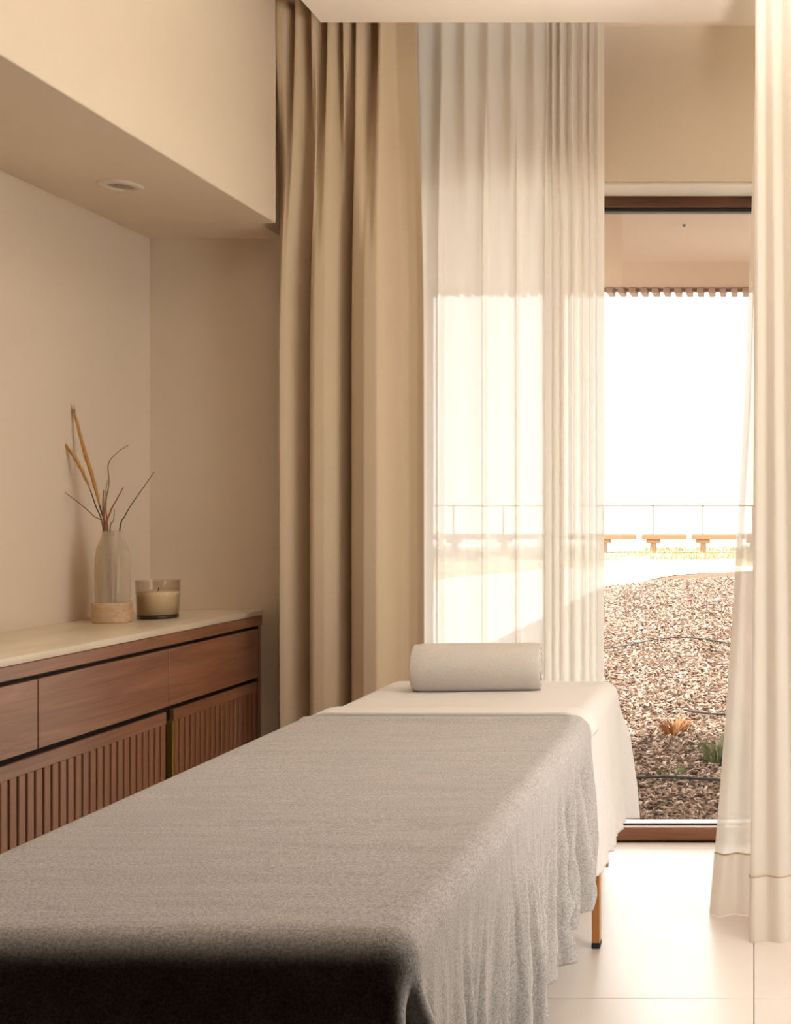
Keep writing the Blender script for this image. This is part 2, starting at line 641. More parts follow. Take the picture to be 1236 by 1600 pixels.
def stem(name, label, pix, rad, m, dy=0.0, plume=None, plume_r=.008, blade=None):
    pts = []
    for i, (px, py) in enumerate(pix):
        q = SP(px, py)
        t = i / (len(pix) - 1)
        q.y += dy * t
        pts.append(q)
    pts = [Vector((VX + (pts[0].x - VX) * .3, VY, VZ + .03)), ] + pts
    cv = spline(pts, 6)
    o = MB().tube(cv, [lerp(rad * 1.45, rad * .6, i / (len(cv) - 1)) for i in range(len(cv))], 6).build(name, m, smooth=True)
    tag(o, label, 'dried stem')
    if plume is not None:
        s = int(plume * (len(cv) - 1))
        seg = cv[s:]
        L = len(seg)
        b = MB()
        b.tube(seg, [max(.0006, plume_r * (math.sin(math.pi * min(1, (i / (L - 1)) * .80 + .12)) ** .8)) for i in range(L)], 10)
        for k in range(70):
            i = rnd.randrange(1, L - 1)
            d = (seg[min(i + 2, L - 1)] - seg[max(i - 1, 0)]).normalized()
            side_ = Vector((rnd.uniform(-1, 1), rnd.uniform(-1, 1), rnd.uniform(-1, 1))).normalized()
            p0 = seg[i] + side_ * plume_r * .4
            p1 = p0 + d * rnd.uniform(.02, .04) + side_ * rnd.uniform(.003, .008)
            b.tube([p0, (p0 + p1) / 2 + side_ * .001, p1], [.0008, .0006, .0002], 3)
        hd = b.build('plume', M_PLUME, o, smooth=True)
        hd['label'] = 'feathery golden seed head'
    return o


stem('dried_grass_stem', 'tallest golden feathery grass plume leaning left in the vase', [(166, 832), (156, 790), (143, 742), (128, 695), (113, 640)], .0018, M_STEM_D, .01, .42, .0052)
stem('dried_grass_stem', 'second golden grass plume bending low to the left, below the tallest one', [(163, 830), (152, 790), (141, 755), (124, 718), (101, 686)], .0015, M_STEM_D, -.02, .55, .0038)
stem('dried_grass_stem', 'short brown stem leaning far left just above the vase mouth', [(165, 830), (150, 806), (128, 784), (112, 770)], .0016, M_STEM_B, -.03)
stem('dried_grass_stem', 'thin wavy brown stem kinked to the right in the middle of the vase', [(170, 832), (165, 790), (169, 755), (167, 725), (180, 707), (197, 695)], .0016, M_STEM_B, .02)
stem('dried_grass_stem', 'short upright russet stem at the centre of the vase', [(167, 832), (162, 800), (163, 766)], .0024, M_STEM_R, .0)
stem('dried_grass_stem', 'russet pointed leaf stem leaning right, shorter than the dark one', [(168, 832), (175, 802), (187, 782), (200, 762)], .0023, M_STEM_R, -.02)
stem('dried_grass_stem', 'long dark straight stem slanting far right out of the vase', [(188, 832), (199, 806), (213, 786), (232, 762), (251, 738)], .0017, M_STEM_G, -.03)
stem('dried_grass_stem', 'short thin olive twig between the russet stems in the vase', [(173, 832), (174, 815), (171, 796)], .0013, M_STEM_G, .03)
stem('dried_grass_stem', 'fine olive stem standing just left of the upright russet stem', [(166, 832), (158, 790), (157, 750)], .0012, M_STEM_G, .04)

KX, KY, KZ = -1.862, 3.50, .831
candle = tag(empty('candle_jar', (KX, KY, KZ)), 'cream wax candle in a smoky glass tumbler on the worktop beside the vase', 'candle')


def smoke_glass():
    m = bpy.data.materials.new('smoky_tumbler_glass')
    m.use_nodes = True
    nt = m.node_tree
    nt.nodes.clear()
    out = nt.nodes.new('ShaderNodeOutputMaterial')
    tr = nt.nodes.new('ShaderNodeBsdfTransparent')
    gl = nt.nodes.new('ShaderNodeBsdfGlossy')
    gl.inputs['Roughness'].default_value = .06
    lw = nt.nodes.new('ShaderNodeLayerWeight')
    lw.inputs['Blend'].default_value = .2
    mxc = nt.nodes.new('ShaderNodeMix')
    mxc.data_type = 'RGBA'
    mxc.inputs[6].default_value = (.95, .93, .90, 1)
    mxc.inputs[7].default_value = (.66, .61, .54, 1)
    nt.links.new(lw.outputs['Facing'], mxc.inputs[0])
    nt.links.new(mxc.outputs[2], tr.inputs[0])
    fr = thin_fresnel(nt, .03, .6)
    mx = nt.nodes.new('ShaderNodeMixShader')
    nt.links.new(fr, mx.inputs[0])
    nt.links.new(tr.outputs[0], mx.inputs[1])
    nt.links.new(gl.outputs[0], mx.inputs[2])
    nt.links.new(mx.outputs[0], out.inputs['Surface'])
    return m


M_SMOKE = smoke_glass()
MB().lathe([(0, 0), (.057, 0), (.059, .003), (.0635, .116), (.0635, .118), (.0605, .118), (.0600, .114), (.0570, .012), (0, .012)], 48, (KX, KY, KZ)).build('glass_tumbler', M_SMOKE, candle, angle=50)
M_WAX = mat('cream_wax', (.78, .66, .46), .5, Subsurface_Weight=.1)
MB().lathe([(0, .0125), (.0562, .0125), (.0592, .082), (.058, .084), (.0, .0835)], 40, (KX, KY, KZ)).build('wax', M_WAX, candle, smooth=True)
MB().tube([(KX, KY, KZ + .0835), (KX + .001, KY, KZ + .09), (KX + .003, KY, KZ + .096)], .0012, 6).build('wick', M_RUBBER, candle, smooth=True)
MB().lathe([(0, .0002), (.0575, .0002), (.0585, .004), (.0582, .010), (0, .0118)], 40, (KX, KY, KZ + .0002)).build('thick_base', mat('dark_base_glass', (.03, .02, .015), .15), candle, smooth=True)

# ------------------------------------------------------------------ massage table
BX0, BX1 = -1.05, -.387       # sides of the made-up bed
BY0, BY1 = 1.245, 3.225         # foot and head
BZ = .69
table = tag(empty('massage_table', ((BX0 + BX1) / 2, (BY0 + BY1) / 2, 0)), 'padded massage table on slim orange wood legs, covered by white sheet and grey blanket', 'massage table')
e = .018
M_VINYL = mat('cream_vinyl_pad', (.62, .55, .45), .5)
MB().box(BX0 + e, BX1 - e, BY0 + e, BY1 - e, BZ - .085, BZ - .016, .03, 4).build('pad', M_VINYL, table, angle=50)
b = MB()
for (x0, x1, y0, y1) in ((BX0 + .05, BX1 - .05, BY0 + .05, BY0 + .075), (BX0 + .05, BX1 - .05, BY1 - .075, BY1 - .05),
                         (BX0 + .05, BX0 + .075, BY0 + .075, BY1 - .075), (BX1 - .075, BX1 - .05, BY0 + .075, BY1 - .075)):
    b.box(x0, x1, y0, y1, BZ - .165, BZ - .085)
b.build('apron', M_LEGWOOD, table)
for x in (BX0 + .05, BX1 - .033):
    for y in (BY0 + .16, 2.99):
        dirx = 1 if x > -.7 else -1
        lg = MB().box(x - .0105, x + .0105, y - .016, y + .016, .014, .52, .002, 1).build('leg', M_LEGWOOD, table)
        MB().box(x - .0125, x + .0125, y + .012, y + .034, .205, .605, .003, 1).build('upper_leg', M_LEGWOOD, lg)
        kb = MB()
        kb.tube([(x + dirx * .008, y + .012, .221), (x + dirx * .030, y + .012, .221)], .013, 14)
        kb.build('knob', M_LEGWOOD, lg, angle=40)
        ft = MB().box(x - .0115, x + .0115, y - .017, y + .017, 0, .016, .003, 2).build('foot_cap', M_RUBBER, lg)
        ft['label'] = 'black rubber foot cap'


def drape_fn(z_top, r, off, folds, flare=0.0, round_=0.0, cx=(BX0, BX1), cy=(BY0, BY1)):
    """flat cloth coordinates -> the cloth lying on the table and hanging over its edges"""
    X0, X1, Y0_, Y1_ = cx[0] - off + r, cx[1] + off - r, cy[0] - off + r, cy[1] + off - r

    def f(u, v):
        qx, qy = min(max(u, X0), X1), min(max(v, Y0_), Y1_)
        dx, dy = u - qx, v - qy
        d = math.hypot(dx, dy)
        nrm_ = max(d, 1e-9)
        d = lerp(d, max(abs(dx), abs(dy)), round_)
        if d < 1e-9:
            return Vector((u, v, z_top + folds('top', u, v, 0)))
        nx, ny = dx / nrm_, dy / nrm_
        arc = r * math.pi / 2
        if d < arc:
            a = d / r
            ox, h = r * math.sin(a), r * (1 - math.cos(a))
            hang = 0
        else:
            hang = d - arc
            ox, h = r, r + hang
        corner = 1 if (abs(dx) > 1e-9 and abs(dy) > 1e-9) else 0
        ang = math.atan2(ny, nx)
        s = (qy if abs(nx) > .5 else qx) + ang * .12
        k = smooth01((d - .02) / .16)
        out = folds('corner' if corner else 'side', s, ang, hang) * k + flare * hang
        return Vector((qx + nx * (ox + out), qy + ny * (ox + out), z_top - h + .0))
    return f


def cloth_obj(name, m, fn, us, vs, thick, parent=None, sub=0):
    b = MB().grid(lambda i, j: fn(us[i], vs[j]), len(us), len(vs))
    o = b.build(name, m, parent, smooth=True)
    md = o.modifiers.new('thickness', 'SOLIDIFY')
    md.thickness = thick
    md.offset = 1
    # make sure the thickness grows outwards
    me = o.data
    top = max(me.polygons, key=lambda p: p.center.z)
    if top.normal.z < 0:
        me.flip_normals()
    return o


def seq(a, b, n, jit=0):
    return [a + (b - a) * i / (n - 1) for i in range(n)]


# white sheet: lies under the blanket, hangs over both sides and the head
def sheet_folds(where, s, t, hang):
    if where == 'top':
        return .0008 * n1(s * 9, 1) + .001 * n1(t * 14 + s * 2, 2)
    a = .014 * (hang / .35) ** .7
    if where == 'side' and abs(abs(t) - math.pi / 2) > .3 and s < 2.67:
        k = smooth01((2.67 - s) / .07)
        return lerp(a * (n1(s * 26 + hang * 1.2, 3) * .8 + n1(s * 11 - hang * 2.0, 4) * 1.1 + .25 * n1(s * 60, 5)), -.012 - .07 * hang, k)
    if where == 'corner':
        return .016 * min(1, hang / .25) * math.cos(4 * t * 1.0 + .6) + .02 * min(1, hang / .1) + .035 * hang
    w1 = s + .08 * hang * n1(s * 6, 33) - .10 * hang
    ridge = .9 - 2.4 * abs(n1(w1 * 17, 6)) ** .7 + .4 * (1 - 2.2 * abs(n1(w1 * 33, 7)) ** .7)
    return 1.5 * a * (n1(w1 * 12, 4) * .9 + ridge * .55 + .2 * n1(s * 60, 5) - .1)


sf = drape_fn(BZ - .012, .045, 0.0, sheet_folds, .05, .9)
OV = .045 * math.pi / 2 - .045


def sheet_map(u, v):
    return sf(u, v)


hem = .368
us = seq(BX0 - hem, BX1 + hem, 190)
vs = seq(2.35, BY1 + hem, 170)
sheet = cloth_obj('bed_sheet', M_SHEET, sheet_map, us, vs, .002)
tag(sheet, 'white cotton sheet over the head end of the massage table, hanging down its side', 'sheet')

# the sheet's turned-down hem across the table, just above the blanket
band_fn = drape_fn(BZ - .0095, .047, .0035, lambda w_, s, t, h: (.002 + .0012 * n1(t * 10 + s * 4, 8) if w_ == 'top' else sheet_folds(w_, s, t, h)), .05, .9)
tb = cloth_obj('turned_down_hem', M_SHEET, band_fn, seq(BX0 - .25, BX1 + .03, 120), seq(2.60, 2.69, 14), .010, sheet)


# grey blanket
def blanket_folds(where, s, t, hang):
    if where == 'top':
        edge_roll = .006 * math.exp(-((t - 2.545) / .03) ** 2)
        return edge_roll + .0009 * n1(t * 16 + n1(s * 3, 21) * 1.5, 11) + .0010 * n1(s * 5 + t * 3, 12)
    if where == 'corner':
        # deep gathered pleat at the corner of the hanging cloth
        a = smooth01(hang / .10)
        deg = (math.degrees(t) + 360) % 360
        return a * (.030 * math.exp(-((deg - 352) / 9) ** 2) - .045 * math.exp(-((deg - 326) / 13) ** 2)
                    + .022 * math.exp(-((deg - 300) / 9) ** 2) - .02 * math.exp(-((deg - 282) / 8) ** 2)) + .02 * hang * math.sin(2 * (t + math.pi / 2)) * 0
    g_ = smooth01((s - 2.0) / .45)      # gathers grow deeper towards the head end
    if abs(abs(t) - math.pi / 2) < .3:
        g_ = 0
    a = lerp(.024, .045, g_) * min(1, hang / .26 + .06)
    w1 = s + .10 * hang * n1(s * 5, 31) + .02 * n1(hang * 6 + s * 9, 32)
    f = .9 * n1(w1 * 24, 14) + 1.2 * n1(w1 * 11 - hang * 1.2, 15) + .35 * n1(w1 * 55, 16)
    sharp = 1.0 - 2.6 * abs(n1(w1 * 15, 17)) ** .7 + .5 * (1 - 2.2 * abs(n1(w1 * 31 + 9, 18)) ** .7)
    return a * (f * .8 + sharp * .75 - .25 - .55 * g_)


bf = drape_fn(BZ - .008, .032, .006, blanket_folds, .006)
hem_b = .405
us = seq(BX0 - hem_b, BX1 + hem_b, 250)
vs = [lerp(2.585, BY0 - .60, i / 309) for i in range(310)]


def blanket_map(u, v):
    # the cut edges are not perfectly straight
    du = 0
    if u > BX1 + .25:
        du = .012 * n1(v * 14, 41) + .006 * n1(v * 50, 42)
    if u > BX1:
        u = BX1 + (u - BX1) * lerp(1, .90, smooth01((v - 1.9) / .6))   # the hem rides up towards the head
    p = bf(u + du * (u - BX1) / .4, v)
    return p


blanket = cloth_obj('blanket', M_BLANKET, blanket_map, us, vs, .005)
tag(blanket, 'grey flannel blanket spread over the massage table, hanging over its side and foot', 'blanket')
# rolled towel
towel = tag(empty('rolled_towel', (-.745, 3.03, BZ)), 'white towel rolled into a bolster on the sheet at the head of the massage table', 'towel')
TR, TL = .073, .338


def roll():
    prof2 = []
    turns = 3.4
    n = 150
    for i in range(n):
        t = i / (n - 1)
        a = turns * 2 * math.pi * t
        rr = .012 + (TR - .012 - .006) * t
        prof2.append((a, rr))
    b = MB()
    nx = 40

    def pt(i, j):
        a, rr = prof2[i]
        t = j / (nx - 1)
        ex = abs(t - .5) * 2
        x = (t - .5) * (TL + .006 * n1(a * .6, 3))
        rr2 = rr * (1 - .05 * smooth01((ex - .85) / .15)) * (1 + .012 * n1(t * 4 + a, 6))
        ang = a - turns * 2 * math.pi + math.radians(-62)
        y, z = rr2 * math.cos(ang), rr2 * math.sin(ang)
        if z < -.060:
            z = -.060
        return Vector((x, y * 1.03, z))
    b.grid(pt, n, nx)
    o = b.build('rolled_cloth', M_TOWEL, smooth=True)
    md = o.modifiers.new('thickness', 'SOLIDIFY')
    md.thickness = .0098
    md.offset = 0
    bv = o.modifiers.new('soft', 'BEVEL')
    bv.width = .003
    bv.segments = 2
    bv.limit_method = 'ANGLE'
    return o


rt = roll()
rt.parent = towel
rt.location = (0, 0, .0535)
rt.rotation_euler = (0, 0, 0)
hemb = MB().tube([(-TL / 2 + .004, .0, 0), (TL / 2 - .004, 0, 0)], .016, 12).build('rolled_core', M_TOWEL, smooth=True)
hemb.parent = towel
hemb.location = (0, 0, .0535)
towel.rotation_euler = (0, 0, math.radians(5))


# ------------------------------------------------------------------ curtains
def smooth_profile(cps, n, sig):
    xs = np.linspace(cps[0][0], cps[-1][0], n)
    v = np.interp(xs, [c[0] for c in cps], [c[1] for c in cps])
    k = np.exp(-.5 * (np.arange(-3 * sig, 3 * sig + 1) / sig) ** 2)
    k /= k.sum()
    v = np.convolve(np.pad(v, 3 * sig, mode='edge'), k, mode='valid')
    return lambda t: float(np.interp(t * (cps[-1][0] - cps[0][0]) + cps[0][0], xs, v))


def interp(cps, x):
    if x <= cps[0][0]:
        return cps[0][1]
    for (a, va), (c, vc) in zip(cps, cps[1:]):
        if x <= c:
            return lerp(va, vc, smooth01((x - a) / (c - a)))
    return cps[-1][1]


# opaque drape: fold depths (cm towards the room) across its width, at the hook line and lower down
drape_top = [(0, -6), (6, 0), (14, -1), (17, -6), (21, -6), (25, 0), (33, 0), (41, -6), (45, -6), (51, 1), (59, 0), (65, -7), (70, -7), (75, 1), (86, 0), (92, -7),
             (98, 1), (107, -1), (111, -7), (117, 1), (128, -1), (134, -8), (143, -9), (149, 0), (157, 1), (162, -4), (167, -6), (201, -5)]
drape_low = [(0, -15), (3, -14), (19, 0), (28, -.6), (40, -3.6), (52, -8), (59, -11), (63, -10), (67, .5), (76, 1.6), (92, 1.2), (106, -1.5), (114, -7), (117, -14), (124, -14.5), (128, -1),
             (136, 1.2), (156, 3.4), (176, 3.4), (184, 1), (189, -6), (194, -9.0), (204, -9.8), (218, -9.6), (229, -8.6)]
f_top = smooth_profile(drape_top, 600, 5)
f_low = smooth_profile(drape_low, 600, 4)


def drape_pt(t, wv):
    # t across, wv 0 top .. 1 floor
    k = smooth01((wv - .02) / .30)
    xt = lerp(441, 650, t)
    xl = lerp(424, 655, t)
    px = lerp(xt, xl, smooth01(wv / .42))
    dt = f_top(t)
    dl = f_low(t) * (1 + .12 * wv)
    cm = lerp(dt, dl, k) + .35 * n1(t * 6 + wv * 1.2, 51)
    y = 3.605 - cm / 100
    px -= 14 * (1 - smooth01(t / .085))
    x = (px - 1178) / 480.0
    return Vector((x, y, lerp(CT - .004, .0008, wv)))


dr = MB().grid(lambda i, j: drape_pt(i / 419, j / 79), 420, 80).build('drape', M_DRAPE, smooth=True)
md = dr.modifiers.new('thickness', 'SOLIDIFY')
md.thickness = .002
tag(dr, 'opaque tan drape gathered in deep folds left of the window', 'curtain')
# pleat tape along the head of the drape
MB().grid(lambda i, j: drape_pt(i / 299, 0) + Vector((0, .004, -.0 - .05 * j)), 300, 2).build('heading_tape', M_DRAPE, dr, smooth=True)

# voile over the left half of the window: depth (cm) across x in photo-like units 0..292
sheer_cp_low = [(0, -1), (8, 1), (14, 0), (30, .6), (36, 3.6), (39, 3.8), (43, .2), (58, .8), (75, -.2), (96, .4), (101, 0), (104.5, 3.6), (107, 3.4), (110, 0), (130, .8), (150, 0),
                (154, .4), (156.5, 3.4), (158.5, 3.2), (161, .2), (176, .6), (190, 0), (196, .5), (202, 4.5), (208, -2.5), (214, 4.6), (219, -3), (226, 4), (233, -2), (240, 2.4), (246, 3.6),
                (250, -2.2), (256, 1), (262, 3), (266, -2), (271, 2.6), (276, -1.5), (283, 2.5), (292, -.5)]


f_sheer = smooth_profile(sheer_cp_low, 900, 3)


def sheer_pt(t, wv):
    px = 652 + 292 * t
    low = f_sheer(t)
    topw = 1.7 * math.sin(t * 292 / 36 * 2 * math.pi + .8) + .6 * n1(t * 20, 61)
    if t > .66:
        topw = lerp(topw, low, smooth01((t - .66) / .08))
    k = smooth01((wv - .05) / .25)
    cm = lerp(topw, low, k)
    drift = 2.2 * n1(t * 9, 62) * wv
    x = (px + drift - 1178) / 469.0
    return Vector((x, 3.735 - cm / 100, lerp(CT - .004, .0008, wv)))


sh = MB().grid(lambda i, j: sheer_pt(i / 519, j / 59), 520, 60).build('sheer_curtain', M_SHEER, smooth=True)
tag(sh, 'translucent cream voile hanging across the left half of the window', 'curtain')
MB().grid(lambda i, j: sheer_pt(i / 519, 1 - .06 * (1 - j / 5)) + Vector((0, -.0015, 0)), 520, 6).build('hem', M_SHEER_HEM, sh, smooth=True)

# the nearer voile at the right edge, kicked out towards the window at its foot
cur_bot = [(-.128, 3.24), (-.095, 3.215), (-.06, 3.235), (-.03, 3.225), (.012, 3.215), (.034, 3.16), (.012, 3.08), (-.0105, 3.03), (.0, 3.014), (.035, 3.028), (.07, 3.014),
           (.105, 3.03), (.14, 3.01), (.19, 3.03), (.24, 2.995), (.30, 3.03), (.37, 3.0), (.44, 3.04), (.50, 3.01)]
cur_top = [(.010, 3.255), (.018, 3.235), (.012, 3.215), (.02, 3.20), (.018, 3.18), (.03, 3.14), (.018, 3.08), (.004, 3.035), (.012, 3.016), (.032, 3.030), (.052, 3.012),
           (.075, 3.032), (.10, 3.01), (.135, 3.034), (.17, 3.0), (.21, 3.03), (.26, 3.0), (.31, 3.034), (.36, 3.01)]
NC = 16
tp = spline([Vector((a, c, 0)) for a, c in cur_top], NC)
bp = spline([Vector((a, c, 0)) for a, c in cur_bot], NC)


def right_pt(i, wv, off=0.0):
    k = wv ** 1.7
    p = tp[i].lerp(bp[i], k)
    a = tp[max(i - 1, 0)].lerp(bp[max(i - 1, 0)], k)
    c = tp[min(i + 1, len(tp) - 1)].lerp(bp[min(i + 1, len(tp) - 1)], k)
    t = (c - a).normalized()
    nrm = Vector((t.y, -t.x, 0))
    q = p + nrm * (off + .003 * n1(i * .05 + wv * 2, 71))
    q.z = lerp(CT - .004, .0008, wv)
    return q


rc = MB().grid(lambda i, j: right_pt(i, j / 69), len(tp), 70).build('sheer_curtain', M_SHEER2, smooth=True)
tag(rc, 'gathered cream voile in the foreground at the right edge, its hem touching the floor', 'curtain')
hw = .062
MB().grid(lambda i, j: right_pt(i, 1 - hw * (1 - j / 7), .0018), len(tp), 8).build('hem', M_SHEER_HEM, rc, smooth=True)
MB().grid(lambda i, j: right_pt(i, 1 - hw - .0015 * (1 - j), .0028), len(tp), 2).build('hem_stitching', mat('hem_thread', (.55, .43, .28), .9), rc, smooth=True)

# made-up uplighter beside the right-hand window, added to brighten ceiling and bed top
M_LAMP = mat('brushed_brass', (.55, .38, .16), .35, Metallic=1.0)
LX, LY = .27, 1.78
fill_lamp = tag(empty('fill_uplighter', (LX, LY, 0)), 'added unseen brass uplighter that fills the ceiling and bed top with light', 'fill_lamp')
MB().lathe([(0, 0), (.12, 0), (.12, .012), (.115, .018), (0, .02)], 40, (LX, LY, 0)).build('base', M_LAMP, fill_lamp, angle=40)
MB().tube([(LX, LY, .018), (LX, LY, 1.58)], .009, 12).build('pole', M_LAMP, fill_lamp, angle=40)
MB().lathe([(0, 1.575), (.03, 1.58), (.11, 1.64), (.125, 1.665), (.122, 1.666), (.107, 1.645), (.03, 1.588), (0, 1.585)], 40, (LX, LY, 0)).build('lamp_shade', M_LAMP, fill_lamp, smooth=True)
ld = bpy.data.lights.new('fill_spot', 'SPOT')
ld.energy = 225
ld.color = (1, .93, .87)
ld.spot_size = math.radians(110)
ld.spot_blend = .9
ld.shadow_soft_size = .06
lb = bpy.data.objects.new('fill_spot', ld)
C.objects.link(lb)
lb.parent = fill_lamp
lb.location = (0, 0, 1.70)
lb.rotation_euler = Vector((.30, -.22, -1)).to_track_quat('Z', 'Y').to_euler()

absorber = MB().box(-1.6, .3, -1.0, 1.15, .0, .010, .004, 2).build('absorber', mat('light_absorbing_wool', (.018, .011, .008), .95, .1))  # made-up dark floor piece, added to cut bounce onto the table foot
tag(absorber, 'added unseen dark rug on the floor before the foot of the massage table', 'absorber')

# ------------------------------------------------------------------ outdoors
def ground_mat():
    m = mat('dry_sandy_soil', (.5, .42, .3), .95, .1)
    v = coords(m)
    n, r = noise_ramp(m, v, .8, [(.3, (.30, .26, .13)), (.5, (.48, .42, .26)), (.7, (.62, .56, .40))], 8, .7)
    lk(m, r.outputs['Color'], P(m).inputs['Base Color'])
    return m


def mulch_mat():
    m = mat('wood_chip_mulch', (.12, .07, .04), .95, .1)
    v = coords(m)
    n, r = noise_ramp(m, v, 38, [(.3, (.05, .028, .017)), (.5, (.15, .085, .05)), (.72, (.27, .18, .11))], 6, .75)
    lk(m, r.outputs['Color'], P(m).inputs['Base Color'])
    lk(m, bump(m, n.outputs['Fac'], 1, .02), P(m).inputs['Normal'])
    return m


M_GROUND = ground_mat()
M_MULCH = mulch_mat()
M_PATH = mat('white_gravel_path', (.80, .76, .68), .95, .1)


def gz(x, y):
    z = -.03
    z += .16 * smooth01((y - 6) / 10) * smooth01((x + 3.2) / 2.5) * (1 - smooth01((y - 17) / 9))
    z -= .12 * smooth01((y - 24) / 14)
    z -= 7 * smooth01((y - 46) / 26)
    z += .02 * noise.noise(Vector((x * .6, y * .6, 0))) * smooth01((y - 5) / 2)
    return z


gx = [-60 + 5 * i for i in range(8)] + [-20 + .75 * i for i in range(40)] + [10 + 4 * i for i in range(13)]
gy = [4.0 + .35 * i for i in range(66)] + [27.1 + 1.2 * i for i in range(40)]
MB().grid(lambda i, j: (gx[i], gy[j], gz(gx[i], gy[j])), len(gx), len(gy)).build('ground', M_GROUND, kind='structure', smooth=True)
M_SEA = mat('pale_hazy_sea', (.75, .74, .70), .25)
MB().box(-1500, 1500, 55, 4000, -6.6, -6.5).build('sea', M_SEA, kind='structure')

MB().box(WALL_R + .2, 7.5, -3, 6.2, -.2, -.03).build('bounce_terrace', M_PATH, kind='structure')  # unseen pale slab, added to bounce daylight up onto the ceiling
# path: a pale band curving past the mulch bed
edge = [(-1.9, 4.0), (-1.9, 6.5), (-1.9, 10), (-2.0, 14), (-2.1, 16.3), (-1.8, 18.6), (-1.45, 20.6), (-.5, 22.0), (1.5, 23.5), (6, 25), (14, 26.5)]
outer = [(-7, 4.0), (-6.8, 7), (-6.6, 11), (-6.4, 15), (-6.0, 19), (-5, 23.2), (-3.2, 25.0), (-.8, 26), (1.8, 27.2), (6, 29), (14, 31)]
E_ = spline([Vector((a, c, 0)) for a, c in edge], 8)
O_ = spline([Vector((a, c, 0)) for a, c in outer], 8)


def path_pt(i, j):
    p = E_[i].lerp(O_[i], j / 9)
    return (p.x, p.y, gz(p.x, p.y) + .012)


MB().grid(path_pt, len(E_), 10).build('path', M_PATH, kind='structure', smooth=True)


def mulch_pt(i, j):
    p = E_[i]
    q = Vector((p.x + (max(5, p.x + .3) - p.x), p.y, 0))
    t = j / 23
    x = lerp(p.x, q.x, t) + (.12 * n1(p.y * 2, 81) if j == 0 else 0)
    return (x, p.y, gz(x, p.y) + .03 * min(1, j / 2) + .0)


NM = len(E_) - 18
mulch = MB().grid(mulch_pt, NM, 24).build('mulch_bed', M_MULCH, kind='structure', smooth=True)


def chips():
    m = mat('loose_wood_chips', (.2, .12, .07), .9, .15)
    at = nn(m, 'ShaderNodeAttribute', attribute_name='tone')
    r = nn(m, 'ShaderNodeValToRGB')
    e_ = r.color_ramp.elements
    for p_, c_ in ((.3, (.20, .125, .088, 1)), (.6, (.33, .225, .165, 1)), (.85, (.44, .34, .27, 1))):
        q = e_.new(p_)
        q.color = c_
    e_[0].color = (.05, .028, .018, 1)
    e_[-1].color = (.62, .53, .45, 1)
    lk(m, at.outputs['Fac'], r.inputs['Fac'])
    lk(m, r.outputs['Color'], P(m).inputs['Base Color'])
    rs = np.random.RandomState(5)
    N = 78000
    Y = 4.14 + 13.5 * rs.rand(N) ** 1.5
    lo = np.maximum(-2.3, -.42 * Y)
    X = lo + rs.rand(N) * (.32 * 1 + .10 * Y - lo)
    L = rs.uniform(.006, .019, N) * (1 + .06 * (Y - 4))
    W = L * rs.uniform(.22, .6, N)
    th = rs.uniform(.0015, .004, N)
    yaw = rs.rand(N) * 2 * np.pi
    pit = rs.normal(0, .45, N)
    rol = rs.normal(0, .5, N)
    base = np.array([[-1, -.6, 0], [-.3, -1, .25], [1, -.5, 0], [.9, .6, 0], [.1, 1, .25], [-1, .5, 0]], float)
    verts = np.zeros((N, 12, 3))
    loc = np.zeros((N, 12, 3))
    loc[:, :6, 0] = base[None, :, 0] * L[:, None]
    loc[:, :6, 1] = base[None, :, 1] * W[:, None]
    loc[:, :6, 2] = base[None, :, 2] * W[:, None]
    loc[:, 6:, :] = loc[:, :6, :]
    loc[:, 6:, 2] -= th[:, None]
    loc[:, :, :2] *= (1 + rs.uniform(-.2, .2, (N, 12, 1)))
    cy, sy, cp, sp, cr, sr = np.cos(yaw), np.sin(yaw), np.cos(pit), np.sin(pit), np.cos(rol), np.sin(rol)
    x, y, z = loc[..., 0], loc[..., 1], loc[..., 2]
    y, z = y * cr[:, None] - z * sr[:, None], y * sr[:, None] + z * cr[:, None]
    x, z = x * cp[:, None] + z * sp[:, None], -x * sp[:, None] + z * cp[:, None]
    x, y = x * cy[:, None] - y * sy[:, None], x * sy[:, None] + y * cy[:, None]
    Z = np.array([gz(a, c) for a, c in zip(X, Y)]) + .036 + rs.rand(N) * .012
    verts[..., 0] = x + X[:, None]
    verts[..., 1] = y + Y[:, None]
    verts[..., 2] = z + Z[:, None]
    f = [(0, 1, 4, 5), (1, 2, 3, 4)] + [(i + 6, (i + 1) % 6 + 6, (i + 1) % 6, i) for i in range(6)]
    f = np.array(f)
    faces = (f[None] + (np.arange(N) * 12)[:, None, None]).reshape(-1, 4)
    me = bpy.data.meshes.new('wood_chips')
    me.vertices.add(N * 12)
    me.vertices.foreach_set('co', verts.ravel())
    nf = len(faces)
    me.loops.add(nf * 4)
    me.loops.foreach_set('vertex_index', faces.ravel().astype(np.int32))
    me.polygons.add(nf)
    me.polygons.foreach_set('loop_start', np.arange(0, nf * 4, 4, dtype=np.int32))
    me.update(calc_edges=True)
    me.validate()
    tone = np.repeat(np.clip(rs.beta(2.2, 2.6, N), 0, 1), 12)
    a = me.attributes.new('tone', 'FLOAT', 'POINT')
    a.data.foreach_set('value', tone.astype(np.float32))
    me.materials.append(m)
    o = bpy.data.objects.new('wood_chips', me)
    C.objects.link(o)
    tag(o, 'loose brown wood chips covering the planting bed outside the window', 'mulch', kind='stuff')


chips()

M_HOSE = mat('black_irrigation_hose', (.03, .025, .022), .6)


def hose(pts, label):
    cv = spline([Vector((x, y, gz(x, y) + .062 + dz)) for x, y, dz in pts], 8)
    o = MB().tube(cv, .0065, 8).build('irrigation_hose', M_HOSE, smooth=True)
    tag(o, label, 'hose', 'drip hoses on the mulch')


